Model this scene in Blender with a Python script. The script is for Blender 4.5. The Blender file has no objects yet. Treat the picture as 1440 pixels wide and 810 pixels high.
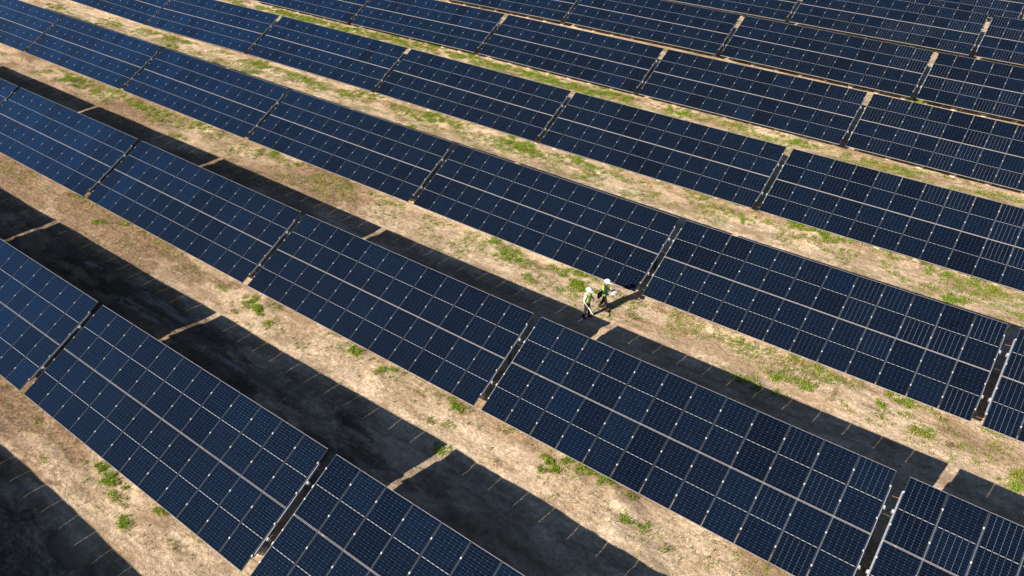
import bpy, bmesh, math, random
import numpy as np
from mathutils import Vector, Matrix

scene = bpy.context.scene
COL = scene.collection
R = math.radians

# ------------------------------------------------------------------ camera
cam_d = bpy.data.cameras.new('camera')
cam = bpy.data.objects.new('camera', cam_d)
COL.objects.link(cam)
cam_d.sensor_width = 36.0
cam_d.lens = 1076.82 / 1440 * 36
cam_d.clip_start = 0.1
cam_d.clip_end = 6000
rows = ((0.80661, 0.59081, -0.01794), (-0.34703, 0.49791, 0.79477), (-0.47849, 0.63484, -0.60665))
rot = Matrix((rows[0], rows[1], tuple(-c for c in rows[2]))).transposed()
cam.matrix_world = Matrix.Translation((78.6417, -7.9081, 20.8392)) @ rot.to_4x4()
scene.camera = cam

# ------------------------------------------------------------------ sky, sun, exposure
SUN_AZ, SUN_EL = R(20.2), R(30.75)           # direction the light travels, from +y towards +x
world = bpy.data.worlds.new('World')
scene.world = world
world.use_nodes = True
wn = world.node_tree.nodes
sky = wn.new('ShaderNodeTexSky')
sky.sky_type = 'NISHITA'
sky.sun_disc = False
sky.sun_elevation = SUN_EL
sky.sun_rotation = SUN_AZ + math.pi
sky.altitude = 2000
sky.air_density = 0.95
sky.dust_density = 0.1
sky.ozone_density = 1.2
world.node_tree.links.new(sky.outputs[0], wn['Background'].inputs[0])
wn['Background'].inputs[1].default_value = 0.05

sun_d = bpy.data.lights.new('sun', 'SUN')
sun_d.energy = 5.0
sun_d.angle = R(0.5)
sun_d.color = (1.0, 0.90, 0.76)
sun = bpy.data.objects.new('sun', sun_d)
COL.objects.link(sun)
sd = Vector((math.sin(SUN_AZ) * math.cos(SUN_EL), math.cos(SUN_AZ) * math.cos(SUN_EL), -math.sin(SUN_EL)))
sun.rotation_euler = sd.to_track_quat('-Z', 'Y').to_euler()
sun.location = (40, -60, 60)

vs = scene.view_settings
vs.view_transform = 'Standard'
vs.look = 'None'
vs.exposure = 1.2
vs.gamma = 1.0
vs.use_curve_mapping = False
scene.render.engine = 'CYCLES'

# ------------------------------------------------------------------ helpers
def obj(name, me, mat=None, parent=None, loc=(0, 0, 0), rot=(0, 0, 0)):
    if isinstance(me, bmesh.types.BMesh):
        b = me
        me = bpy.data.meshes.new(name)
        b.to_mesh(me)
        b.free()
    if mat is not None and len(me.materials) == 0:
        me.materials.append(mat)
    o = bpy.data.objects.new(name, me)
    COL.objects.link(o)
    o.location = loc
    o.rotation_euler = rot
    if parent is not None:
        o.parent = parent
    return o

def tag(o, label=None, cat=None, group=None, kind=None):
    if label: o['label'] = label
    if cat: o['category'] = cat
    if group: o['group'] = group
    if kind: o['kind'] = kind
    return o

def box(bm, x0, x1, y0, y1, z0, z1, M=None):
    v = [bm.verts.new(Vector(p) if M is None else M @ Vector(p)) for p in
         ((x0, y0, z0), (x1, y0, z0), (x1, y1, z0), (x0, y1, z0),
          (x0, y0, z1), (x1, y0, z1), (x1, y1, z1), (x0, y1, z1))]
    for f in ((3, 2, 1, 0), (4, 5, 6, 7), (0, 1, 5, 4), (1, 2, 6, 5), (2, 3, 7, 6), (3, 0, 4, 7)):
        bm.faces.new([v[i] for i in f])

def tube(bm, pts, rad, n=10, cap=True):
    pts = [Vector(p) for p in pts]
    rads = rad if isinstance(rad, (list, tuple)) else [rad] * len(pts)
    rings = []
    up = Vector((0, 0, 1))
    for i, p in enumerate(pts):
        d = (pts[min(i + 1, len(pts) - 1)] - pts[max(i - 1, 0)]).normalized()
        a = d.cross(up)
        if a.length < 1e-3: a = d.cross(Vector((1, 0, 0)))
        a.normalize()
        b = d.cross(a)
        rings.append([bm.verts.new(p + (a * math.cos(t) + b * math.sin(t)) * rads[i])
                      for t in [2 * math.pi * k / n for k in range(n)]])
    for r0, r1 in zip(rings, rings[1:]):
        for k in range(n):
            bm.faces.new((r0[k], r0[(k + 1) % n], r1[(k + 1) % n], r1[k]))
    if cap:
        bm.faces.new(rings[0][::-1]); bm.faces.new(rings[-1])

def mat_new(name):
    m = bpy.data.materials.new(name)
    m.use_nodes = True
    nt = m.node_tree
    return m, nt, nt.nodes['Principled BSDF']

class N:
    """small wrapper to write node maths"""
    def __init__(s, nt): s.nt = nt
    def node(s, t, **k):
        n = s.nt.nodes.new(t)
        for a, v in k.items(): setattr(n, a, v)
        return n
    def link(s, v, sock):
        if hasattr(v, 'is_output'): s.nt.links.new(v, sock)
        else: sock.default_value = v
    def m(s, op, a, b=0.0, c=None, clamp=False):
        n = s.node('ShaderNodeMath', operation=op, use_clamp=clamp)
        s.link(a, n.inputs[0]); s.link(b, n.inputs[1])
        if c is not None: s.link(c, n.inputs[2])
        return n.outputs[0]
    def mix(s, f, a, b, blend='MIX'):
        n = s.node('ShaderNodeMix', data_type='RGBA', blend_type=blend)
        s.link(f, n.inputs['Factor'])
        for v, i in ((a, 6), (b, 7)):
            if isinstance(v, (tuple, list)): n.inputs[i].default_value = (*v[:3], 1)
            else: s.link(v, n.inputs[i])
        return n.outputs[2]
    def noise(s, vec, scale, detail=4, rough=0.55, dist=0.0):
        n = s.node('ShaderNodeTexNoise')
        s.nt.links.new(vec, n.inputs['Vector'])
        n.inputs['Scale'].default_value = scale
        n.inputs['Detail'].default_value = detail
        n.inputs['Roughness'].default_value = rough
        n.inputs['Distortion'].default_value = dist
        return n.outputs['Fac']
    def ramp(s, v, a, b):
        n = s.node('ShaderNodeMapRange', interpolation_type='SMOOTHSTEP')
        s.link(v, n.inputs['Value'])
        s.link(a, n.inputs['From Min']); s.link(b, n.inputs['From Max'])
        return n.outputs['Result']
    def scaled(s, vec, sc, loc=(0, 0, 0)):
        n = s.node('ShaderNodeMapping')
        s.nt.links.new(vec, n.inputs['Vector'])
        n.inputs['Scale'].default_value = sc
        n.inputs['Location'].default_value = loc
        return n.outputs[0]

def plain(name, col, rough=0.5, metal=0.0, var=0.15, scale=20, spec=0.5):
    m, nt, p = mat_new(name)
    g = N(nt)
    tc = g.node('ShaderNodeTexCoord').outputs['Object']
    n = g.noise(tc, scale, 3)
    c = g.mix(g.ramp(n, .3, .7), tuple(x * (1 - var) for x in col), tuple(min(1, x * (1 + var)) for x in col))
    nt.links.new(c, p.inputs['Base Color'])
    p.inputs['Roughness'].default_value = rough
    p.inputs['Metallic'].default_value = metal
    p.inputs['Specular IOR Level'].default_value = spec
    return m

# ------------------------------------------------------------------ layout of the solar farm
TILT, L, GAP, W = 0.42688, 4.5491, 0.3587, 13.828
P = W + GAP
HGT = 1.58                                     # middle of a table above the ground
X0 = {-1: 47.75, 0: 35.081, 1: 22.348, 2: 9.763, 3: -2.842, 4: -1.364, 5: -13.866, 6: -26.41, 7: -38.97}
YY = {-1: -9.85, 0: 0.0, 1: 9.957, 2: 19.945, 3: 29.883, 4: 39.858, 5: 49.669, 6: 59.882, 7: 69.9}
ZP = np.array([(49.27, 0.0, -0.012), (63.45, 0.0, 0.129), (22.35, 9.96, -0.074), (36.53, 9.96, -0.043), (50.72, 9.96, -0.076), (64.91, 9.96, 0.014), (79.09, 9.96, 0.141), (9.76, 19.95, -0.169), (23.95, 19.95, -0.076), (38.14, 19.95, -0.054), (52.32, 19.95, 0.017), (66.51, 19.95, 0.02), (80.7, 19.95, 0.162), (11.35, 29.88, -0.413), (25.53, 29.88, -0.14), (39.72, 29.88, -0.007), (53.91, 29.88, 0.016), (68.09, 29.88, 0.084), (27.01, 39.86, -0.201), (41.2, 39.86, 0.038), (55.38, 39.86, 0.065), (69.57, 39.86, 0.104), (42.88, 49.67, 0.072), (57.07, 49.67, 0.095), (71.25, 49.67, 0.049), (58.71, 59.88, 0.142), (72.9, 59.88, 0.118),
               (-40, -30, 0), (40, -40, 0), (140, -30, 0), (150, 40, 0), (140, 120, 0), (60, 120, 0), (-20, 110, 0), (-60, 40, 0)])
_n = len(ZP)
_d = np.sqrt(((ZP[:, None, :2] - ZP[None, :, :2]) ** 2).sum(-1) + 9.0)
_A = np.zeros((_n + 1, _n + 1)); _A[:_n, :_n] = -_d; _A[:_n, :_n] -= np.eye(_n) * 0.5
_A[_n, :_n] = 1; _A[:_n, _n] = 1
_w = np.linalg.solve(_A, np.concatenate([ZP[:, 2], [0]]))
def lift(x, y):
    x = np.asarray(x, float); y = np.asarray(y, float)
    r = np.full(x.shape, _w[_n])
    for i in range(_n):
        r = r - _w[i] * np.sqrt((x - ZP[i, 0]) ** 2 + (y - ZP[i, 1]) ** 2 + 9.0)
    fade = np.clip((260 - np.hypot(x - 45, y - 30)) / 120, 0, 1)
    return r * fade
def ground_z(x, y):
    return lift(x, y) - HGT

rng = np.random.default_rng(7)
random.seed(7)

# ------------------------------------------------------------------ ground
def axis(lo, hi, step, far):
    a = list(np.arange(lo, hi + 1e-6, step))
    s = step
    while a[-1] < far: s *= 1.25; a.append(a[-1] + s)
    s = step
    while a[0] > -far: s *= 1.25; a.insert(0, a[0] - s)
    return np.array(a)
ax_ = axis(8, 98, 0.16, 2500)
ay_ = axis(-9, 82, 0.16, 2500)
GX, GY = np.meshgrid(ax_, ay_)
def vnoise(x, y, s, seed):
    r = np.random.default_rng(seed); T = r.random((256, 256))
    u = x / s; v = y / s; i = np.floor(u).astype(int); j = np.floor(v).astype(int)
    fu = u - i; fv = v - j; fu = fu * fu * (3 - 2 * fu); fv = fv * fv * (3 - 2 * fv)
    g = lambda a, b: T[a % 256, b % 256]
    return (g(i, j) * (1 - fu) + g(i + 1, j) * fu) * (1 - fv) + (g(i, j + 1) * (1 - fu) + g(i + 1, j + 1) * fu) * fv
def relief(x, y):
    n = (vnoise(x, y * 1.6, 3.1, 1) - .5) * .10 + (vnoise(x, y, .9, 2) - .5) * .045 + (vnoise(x, y, .38, 3) - .5) * .028
    lump = np.clip(vnoise(x, y * 1.5, 2.3, 4) - .64, 0, 1) * .55 * vnoise(x, y, .3, 5)
    # shallow wheel tracks running along the corridors
    yc = (y - 4.6 - .25 * np.sin(x * .11)) / 9.98
    f = (yc - np.round(yc)) * 9.98
    tr = -.05 * (np.exp(-((f - .85) / .17) ** 2) + np.exp(-((f + .85) / .17) ** 2))
    far = np.clip((120 - np.hypot(x - 50, y - 30)) / 30, 0, 1)
    return (n + lump + tr * vnoise(x, y, 4.0, 6)) * far
GZ = ground_z(GX, GY) + relief(GX, GY)
ny, nx = GX.shape
verts = np.stack([GX.ravel(), GY.ravel(), GZ.ravel()], 1)
idx = np.arange(nx * ny).reshape(ny, nx)
faces = np.stack([idx[:-1, :-1].ravel(), idx[:-1, 1:].ravel(), idx[1:, 1:].ravel(), idx[1:, :-1].ravel()], 1)
def np_mesh(name, v, f):
    me = bpy.data.meshes.new(name)
    k = f.shape[1]
    me.vertices.add(len(v)); me.vertices.foreach_set('co', v.astype(np.float32).ravel())
    me.loops.add(f.size); me.loops.foreach_set('vertex_index', f.astype(np.int32).ravel())
    me.polygons.add(len(f)); me.polygons.foreach_set('loop_start', np.arange(0, f.size, k, dtype=np.int32))
    me.polygons.foreach_set('loop_total', np.full(len(f), k, dtype=np.int32))
    me.update(calc_edges=True)
    return me
gme = np_mesh('ground', verts, faces)
gme.polygons.foreach_set('use_smooth', np.ones(len(faces), bool))

def ground_mat():
    m, nt, p = mat_new('dry_soil')
    g = N(nt)
    co = g.node('ShaderNodeTexCoord').outputs['Object']
    sep = g.node('ShaderNodeSeparateXYZ'); nt.links.new(co, sep.inputs[0])
    X, Y = sep.outputs[0], sep.outputs[1]
    lng = g.scaled(co, (.45, 1, 1))
    big = g.noise(lng, .28, 4, .6, .3)
    mid = g.noise(lng, 1.1, 5, .62, .4)
    fine = g.noise(co, 7, 6, .7)
    tiny = g.noise(co, 34, 4, .75)
    sand = g.mix(g.ramp(g.m('ADD', g.m('MULTIPLY', mid, .55), g.m('MULTIPLY', big, .45)), .38, .60), (.39, .275, .175), (.73, .58, .42))
    sand = g.mix(g.ramp(fine, .38, .66), g.mix(.55, sand, (.215, .15, .092)), sand)
    # brown, disturbed earth; more of it towards the left of the front corridors
    zone = g.m('SUBTRACT', 1.0, g.ramp(X, 40, 62))
    zone = g.m('MULTIPLY', zone, g.m('SUBTRACT', 1.0, g.ramp(Y, 12, 30)))
    th = g.m('SUBTRACT', .585, g.m('MULTIPLY', zone, .16))
    blot = g.noise(lng, .75, 5, .65, .6)
    sand = g.mix(g.m('MULTIPLY', g.ramp(blot, .50, .66), .5), sand, (.21, .152, .095))
    brown_m = g.ramp(g.m('ADD', g.m('MULTIPLY', big, .7), g.m('MULTIPLY', mid, .3)), th, g.m('ADD', th, .09))
    brown = g.mix(g.ramp(fine, .35, .65), (.10, .056, .030), (.27, .175, .10))
    base = g.mix(g.m('MULTIPLY', brown_m, .85), sand, brown)
    # dark specks of debris, pale crumbs
    crk = g.node('ShaderNodeTexVoronoi', feature='DISTANCE_TO_EDGE'); crk.inputs['Scale'].default_value = 2.3
    nt.links.new(g.scaled(co, (1, 1.3, 1)), crk.inputs['Vector'])
    ck = g.m('MULTIPLY', g.m('SUBTRACT', 1.0, g.ramp(crk.outputs['Distance'], .0, .03)), g.ramp(fine, .50, .62))
    base = g.mix(g.m('MULTIPLY', ck, .75), base, (.12, .08, .05))
    sp = g.noise(co, 13, 3, .6)
    base = g.mix(g.m('MULTIPLY', g.ramp(sp, .60, .68), .7), base, (.13, .095, .06))
    base = g.mix(g.ramp(tiny, .58, .68), base, (.075, .052, .036))
    base = g.mix(g.m('MULTIPLY', g.ramp(tiny, .36, .28), .6), base, (.56, .46, .34))
    # dry straw-like cover and moss: follows the drip lines of the tables, stronger further back
    k = g.m('DIVIDE', g.m('ADD', Y, 2.3), 9.96)
    fr = g.m('FRACT', k)
    q = g.m('MULTIPLY', fr, 9.96)                   # 0 at a table's front edge, grows behind it
    strip = g.m('ADD', g.ramp(q, 6.9, 8.9), g.m('SUBTRACT', 1.0, g.ramp(q, 0.1, 0.9)), clamp=True)
    lvl = g.m('MULTIPLY', g.ramp(Y, 2, 26), strip)
    gn = g.noise(lng, 1.7, 6, .68, .5)
    thr = g.m('SUBTRACT', .73, g.m('MULTIPLY', lvl, .23))
    gm = g.ramp(gn, thr, g.m('ADD', thr, .10))
    gm = g.m('MULTIPLY', gm, g.ramp(fine, .34, .54))
    gcol = g.mix(g.ramp(g.noise(co, 2.6, 3), .4, .62), (.20, .155, .05), (.115, .16, .022))
    base = g.mix(g.m('MULTIPLY', gm, .6), base, gcol)
    # damp ground plus painted-in shade, in the corridors behind the nearest rows
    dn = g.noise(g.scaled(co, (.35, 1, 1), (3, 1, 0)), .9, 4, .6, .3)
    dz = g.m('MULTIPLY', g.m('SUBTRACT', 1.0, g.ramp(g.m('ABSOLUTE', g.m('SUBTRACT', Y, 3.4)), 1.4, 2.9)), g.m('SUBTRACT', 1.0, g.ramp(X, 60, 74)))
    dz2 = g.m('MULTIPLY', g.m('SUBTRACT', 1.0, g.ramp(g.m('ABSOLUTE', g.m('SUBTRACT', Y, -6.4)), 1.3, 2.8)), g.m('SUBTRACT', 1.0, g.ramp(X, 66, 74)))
    dmp_shade = g.m('MULTIPLY', g.m('MAXIMUM', dz, dz2), g.ramp(g.m('ADD', g.m('MULTIPLY', dn, .7), g.m('MULTIPLY', fine, .3)), .43, .53))
    base = g.mix(g.m('MULTIPLY', dmp_shade, .8), base, g.mix(g.ramp(mid, .44, .60), (.026, .018, .012), (.13, .094, .065)))
    # shade painted into the soil colour: ragged darker patches behind every row
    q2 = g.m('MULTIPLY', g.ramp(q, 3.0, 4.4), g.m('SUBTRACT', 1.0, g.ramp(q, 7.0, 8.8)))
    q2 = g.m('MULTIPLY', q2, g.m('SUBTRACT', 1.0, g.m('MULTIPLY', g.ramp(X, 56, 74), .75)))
    shade_m = g.m('MULTIPLY', q2, g.ramp(g.m('ADD', g.m('MULTIPLY', g.noise(lng, .55, 5, .62, .8), .6), g.m('MULTIPLY', fine, .4)), .44, .56))
    base = g.mix(g.m('MULTIPLY', shade_m, .62), base, g.mix(g.ramp(sp, .42, .58), (.055, .040, .028), (.12, .09, .062)))
    # two wheel ruts of wet mud, their sky sheen painted in as grey
    def cap(xa, ya, xb, yb, w):
        t = g.m('DIVIDE', g.m('SUBTRACT', X, xa), xb - xa)
        ylin = g.m('ADD', ya, g.m('MULTIPLY', t, yb - ya))
        yl = g.m('ADD', ylin, g.m('MULTIPLY', g.m('SUBTRACT', mid, .5), .35))
        dy = g.m('ABSOLUTE', g.m('SUBTRACT', Y, yl))
        a = g.m('SUBTRACT', 1.0, g.ramp(dy, w * .55, w))
        e = g.m('MULTIPLY', g.ramp(t, -.06, .12), g.m('SUBTRACT', 1.0, g.ramp(t, .93, 1.0)))
        return g.m('MULTIPLY', a, e)
    ruts = g.m('MAXIMUM', cap(45.9, 4.98, 50.5, 4.95, .30), cap(45.4, 4.1, 50.8, 4.3, .30))
    ruts = g.m('MAXIMUM', ruts, cap(48.6, 5.75, 51.0, 5.7, .14))
    ruts = g.m('MAXIMUM', ruts, cap(52.5, 4.3, 57.5, 4.2, .16))
    ruts = g.m('MAXIMUM', ruts, cap(57.0, -5.7, 62.0, -5.9, .30))
    ruts = g.m('MAXIMUM', ruts, cap(41.5, 4.9, 43.0, 4.9, .2))
    ruts = g.m('MULTIPLY', ruts, g.ramp(mid, .30, .48))
    ruts = g.m('MULTIPLY', ruts, g.ramp(g.noise(g.scaled(co, (.5, 2.2, 1)), 2.2, 4, .7), .38, .56))
    base = g.mix(g.m('MULTIPLY', ruts, .75), base, (.25, .225, .19))
    # overall mottling: crumbs, scuffs and wheel-pressed streaks along the corridors
    st1 = g.noise(g.scaled(co, (.22, 2.4, 1)), 1.5, 5, .7, .2)
    st2 = g.noise(co, 4.2, 5, .72, .4)
    k1 = g.m('ADD', .76, g.m('MULTIPLY', g.ramp(g.m('ADD', g.m('MULTIPLY', st1, .45), g.m('MULTIPLY', st2, .55)), .40, .60), .36))
    kc = g.node('ShaderNodeCombineColor')
    nt.links.new(k1, kc.inputs[0]); nt.links.new(g.m('SUBTRACT', g.m('MULTIPLY', k1, 1.03), .03), kc.inputs[1]); nt.links.new(g.m('SUBTRACT', g.m('MULTIPLY', k1, 1.08), .07), kc.inputs[2])
    base = g.mix(1.0, base, kc.outputs[0], 'MULTIPLY')
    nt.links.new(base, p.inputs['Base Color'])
    rg = g.m('SUBTRACT', 1.0, g.m('MULTIPLY', ruts, .25))
    nt.links.new(rg, p.inputs['Roughness'])
    p.inputs['Specular IOR Level'].default_value = .12
    h = g.m('ADD', g.m('MULTIPLY', fine, .6), g.m('MULTIPLY', tiny, .22))
    h = g.m('ADD', h, g.m('MULTIPLY', mid, .7))
    h = g.m('MULTIPLY', h, g.m('SUBTRACT', 1.0, g.m('MULTIPLY', ruts, .8)))
    b = g.node('ShaderNodeBump'); b.inputs['Strength'].default_value = .75; b.inputs['Distance'].default_value = .13
    nt.links.new(h, b.inputs['Height']); nt.links.new(b.outputs[0], p.inputs['Normal'])
    return m
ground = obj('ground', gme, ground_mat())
tag(ground, 'pale sandy soil with brown patches under and between the solar tables', None, kind='structure')

# ------------------------------------------------------------------ materials of the tables
def panel_mat():
    m, nt, p = mat_new('photovoltaic_glass')
    g = N(nt)
    co = g.node('ShaderNodeTexCoord').outputs['Object']
    sep = g.node('ShaderNodeSeparateXYZ'); nt.links.new(co, sep.inputs[0])
    X, Y, Z = sep.outputs
    rnd = g.node('ShaderNodeObjectInfo').outputs['Random']
    cx, ry = .1798, .0912
    ay = g.m('SUBTRACT', g.m('ABSOLUTE', Y), .008)
    def dist(v, pitch):                      # distance to the nearest multiple of the pitch
        f = g.m('FRACT', g.m('ADD', g.m('DIVIDE', v, pitch), 64.0))
        return g.m('MULTIPLY', g.m('MINIMUM', f, g.m('SUBTRACT', 1.0, f)), pitch)
    du = dist(X, cx)
    dv = dist(ay, ry)
    dv2 = dist(ay, ry * 2)
    col_l = g.m('LESS_THAN', du, .0022)
    row_l = g.m('LESS_THAN', dv, .0018)
    dia = g.m('LESS_THAN', g.m('ADD', du, dv2), .009)
    inside = g.m('MULTIPLY', g.m('LESS_THAN', g.m('ABSOLUTE', X), .5395), g.m('LESS_THAN', ay, 1.0945))
    half = g.m('GREATER_THAN', Y, 0.0)
    wn_ = g.node('ShaderNodeTexWhiteNoise', noise_dimensions='2D')
    cmb = g.node('ShaderNodeCombineXYZ'); nt.links.new(g.m('MULTIPLY', rnd, 91.7), cmb.inputs[0]); nt.links.new(half, cmb.inputs[1])
    nt.links.new(cmb.outputs[0], wn_.inputs['Vector'])
    rh = g.node('ShaderNodeSeparateColor'); nt.links.new(wn_.outputs['Color'], rh.inputs[0])
    r1, r2, r3 = rh.outputs
    cell = g.mix(g.ramp(r1, .0, 1.0), (.0010, .0015, .0038), (.0010, .0022, .0066))
    cell = g.mix(g.m('GREATER_THAN', r3, .985), cell, (.0010, .0038, .0130))
    # each cell a hair different, thin silver bars along the slope
    wc = g.node('ShaderNodeTexWhiteNoise', noise_dimensions='3D')
    cc = g.node('ShaderNodeCombineXYZ')
    nt.links.new(g.m('FLOOR', g.m('DIVIDE', X, cx)), cc.inputs[0]); nt.links.new(g.m('FLOOR', g.m('DIVIDE', Y, ry)), cc.inputs[1]); nt.links.new(rnd, cc.inputs[2])
    nt.links.new(cc.outputs[0], wc.inputs['Vector'])
    cell = g.mix(g.m('MULTIPLY', wc.outputs['Value'], .18), cell, (.003, .008, .022))
    bars = g.m('LESS_THAN', dist(g.m('ADD', X, cx * .05), cx / 10), .0006)
    cell = g.mix(g.m('MULTIPLY', bars, .10), cell, (.2, .25, .32))
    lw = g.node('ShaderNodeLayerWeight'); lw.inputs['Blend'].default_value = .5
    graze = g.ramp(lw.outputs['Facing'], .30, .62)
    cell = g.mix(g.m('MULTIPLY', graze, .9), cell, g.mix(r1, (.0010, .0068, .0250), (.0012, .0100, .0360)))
    wo = g.node('ShaderNodeTexWhiteNoise', noise_dimensions='1D'); nt.links.new(g.m('MULTIPLY', rnd, 613.0), wo.inputs['W'])
    tone = g.m('ADD', .62, g.m('ADD', g.m('MULTIPLY', g.ramp(wo.outputs['Value'], .05, .5), .38), g.m('MULTIPLY', r1, .16)))
    tc_ = g.node('ShaderNodeCombineColor')
    nt.links.new(g.m('ADD', .35, g.m('MULTIPLY', tone, .65)), tc_.inputs[0]); nt.links.new(tone, tc_.inputs[1]); nt.links.new(tone, tc_.inputs[2])
    cell = g.mix(1.0, cell, tc_.outputs[0], 'MULTIPLY')
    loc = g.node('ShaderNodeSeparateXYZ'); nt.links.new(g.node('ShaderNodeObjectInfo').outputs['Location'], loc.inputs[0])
    glint_zone = g.ramp(g.m('ADD', g.m('ADD', loc.outputs[0], g.m('MULTIPLY', loc.outputs[1], .36)), g.m('MULTIPLY', r3, 6)), 78, 94)  # ribbon glints painted into the cell lines of the right-hand modules
    lc = g.mix(g.m('MULTIPLY', g.ramp(r2, .50, .62), glint_zone), (.045, .065, .10), (.22, .24, .28))
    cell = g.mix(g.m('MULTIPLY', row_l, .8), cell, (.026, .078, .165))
    cell = g.mix(g.m('MULTIPLY', col_l, g.m('ADD', .45, g.m('MULTIPLY', g.m('MULTIPLY', g.ramp(r2, .5, .62), glint_zone), .5))), cell, lc)
    cell = g.mix(g.m('MULTIPLY', dia, .6), cell, (.20, .26, .34))
    mid = g.m('MULTIPLY', g.m('LESS_THAN', ay, -.0002), g.m('GREATER_THAN', du, .028))
    cell = g.mix(mid, cell, (.32, .32, .32))
    col = g.mix(inside, (.008, .012, .020), cell)
    top = g.m('GREATER_THAN', Z, -.001)
    col = g.mix(top, (.55, .56, .57), col)
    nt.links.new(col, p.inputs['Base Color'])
    dn = g.noise(co, 1.2, 3)
    nt.links.new(g.m('ADD', .10, g.m('MULTIPLY', dn, .10)), p.inputs['Roughness'])
    p.inputs['IOR'].default_value = 1.45
    p.inputs['Specular IOR Level'].default_value = .5
    p.inputs['Specular Tint'].default_value = (.30, .62, 1.0, 1)
    return m
M_panel = panel_mat()
M_frame = plain('anodised_aluminium', (.29, .275, .275), .4, .0, .06, 6)
M_frame2 = plain('dimmed_long_frame_bar', (.055, .06, .075), .4, .2, .06, 6)  # same metal, darkened: the weaker glint of the long bars is painted in
M_rail = plain('galvanised_steel', (.30, .33, .37), .42, .5, .12, 9)
M_clamp = plain('bright_clamp_metal', (.46, .47, .48), .4, .2, .03, 5)
M_post = plain('galvanised_post', (.14, .145, .15), .5, .4, .15, 9)
M_conc = plain('pale_concrete', (.48, .40, .31), .9, 0, .2, 14)
M_cable = plain('orange_cable_sheath', (.28, .13, .08), .5, 0, .1, 9)
M_box = plain('junction_plastic', (.04, .04, .045), .5, 0, .1, 9)

# ------------------------------------------------------------------ one table, then copies
MW, ML, PITCH, FR = 1.1295, 2.2595, W / 12, .035
ct, st = math.cos(TILT), math.sin(TILT)
def on_slope(x, s, n=0.0):                     # a point of the table plane, table base at the origin
    return (x, s * ct - n * st, HGT + s * st + n * ct)

def panel_mesh():
    bm = bmesh.new()
    box(bm, -MW / 2 + .004, MW / 2 - .004, -ML / 2 + .004, ML / 2 - .004, -.006, 0)
    return bm
def frame_mesh():
    bm = bmesh.new()
    w, h, t = MW / 2, ML / 2, .0085
    def ring(hw, hh, z): return [bm.verts.new((sx * hw, sy * hh, z)) for sx, sy in ((-1, -1), (1, -1), (1, 1), (-1, 1))]
    prof = [ring(w, h, -FR), ring(w, h, .002), ring(w - t, h - t, .002), ring(w - t, h - t, -.0055), ring(w - .003, h - .003, -.0065), ring(w - .003, h - .003, -FR)]
    for a, b in zip(prof, prof[1:] + prof[:1]):
        for i in range(4):
            f = bm.faces.new((a[i], a[(i + 1) % 4], b[(i + 1) % 4], b[i]))
            f.material_index = i % 2            # 0: short bars, 1: long bars
    bmesh.ops.recalc_face_normals(bm, faces=bm.faces)
    return bm
def rail_mesh():                               # folded hat section under a seam
    bm = bmesh.new()
    ln = L * .385
    sec = [(-.036, 0), (-.030, -.055), (-.052, -.055), (-.052, -.058), (.052, -.058), (.052, -.055), (.030, -.055), (.036, 0)]
    a = [bm.verts.new((x, -ln, z)) for x, z in sec]; b = [bm.verts.new((x, ln, z)) for x, z in sec]
    for i in range(8):
        bm.faces.new((a[i], b[i], b[(i + 1) % 8], a[(i + 1) % 8]))
    bm.faces.new(a); bm.faces.new(b[::-1])
    bmesh.ops.recalc_face_normals(bm, faces=bm.faces)
    return bm
def clamp_mesh():
    bm = bmesh.new()
    box(bm, -.022, .022, -.028, .028, .003, .009)
    box(bm, -.0125, .0125, -.034, .034, -.034, .003)
    tube(bm, [(0, 0, .009), (0, 0, .016)], .009, 6)
    return bm
def beam_mesh():
    bm = bmesh.new()
    hl = W / 2 + .10
    sec = [(-.04, 0), (.04, 0), (.04, -.02), (.036, -.02), (.036, -.004), (-.036, -.004), (-.036, -.136), (.036, -.136), (.036, -.12), (.04, -.12), (.04, -.14), (-.04, -.14)]
    a = [bm.verts.new((-hl, y, z)) for y, z in sec]; b = [bm.verts.new((hl, y, z)) for y, z in sec]
    for i in range(12):
        bm.faces.new((a[i], a[(i + 1) % 12], b[(i + 1) % 12], b[i]))
    bm.faces.new(a[::-1]); bm.faces.new(b)
    bmesh.ops.recalc_face_normals(bm, faces=bm.faces)
    return bm
def bracket_mesh():
    bm = bmesh.new()
    box(bm, -.06, .035, -.05, .05, -.03, .028)
    box(bm, -.06, -.052, -.055, .055, -.14, .028)
    return bm
SF, SR = -.235 * L, .225 * L                   # slope positions of the two beams
def post_mesh(top):
    bm = bmesh.new()
    w, d, t = .06, .05, .005                   # C-shaped driven post
    box(bm, -w, w, -t, t, -.35, top)
    box(bm, -w, -w + t, t, d * 2, -.35, top)
    box(bm, w - t, w, t, d * 2, -.35, top)
    return bm
def footing_mesh():
    bm = bmesh.new()
    r = random.Random(3)
    n = 14
    rings = []
    for z, k in ((-.2, 1.12), (.05, 1.05), (.13, .95), (.155, .8)):
        rings.append([bm.verts.new((.19 * k * (1 + r.uniform(-.06, .06)) * math.cos(a), .19 * k * (1 + r.uniform(-.06, .06)) * math.sin(a), z + r.uniform(-.012, .012)))
                      for a in [2 * math.pi * i / n for i in range(n)]])
    for a, b in zip(rings, rings[1:]):
        for i in range(n): bm.faces.new((a[i], a[(i + 1) % n], b[(i + 1) % n], b[i]))
    bm.faces.new(rings[-1])
    return bm
def cable_mesh():
    bm = bmesh.new()
    pts = []
    for i in range(13):
        t = i / 12
        pts.append((-.25 + (GAP + .5) * t - GAP / 2, 0, -.05 - .26 * math.sin(math.pi * t)))
    tube(bm, pts, .008, 6)
    return bm

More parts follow.
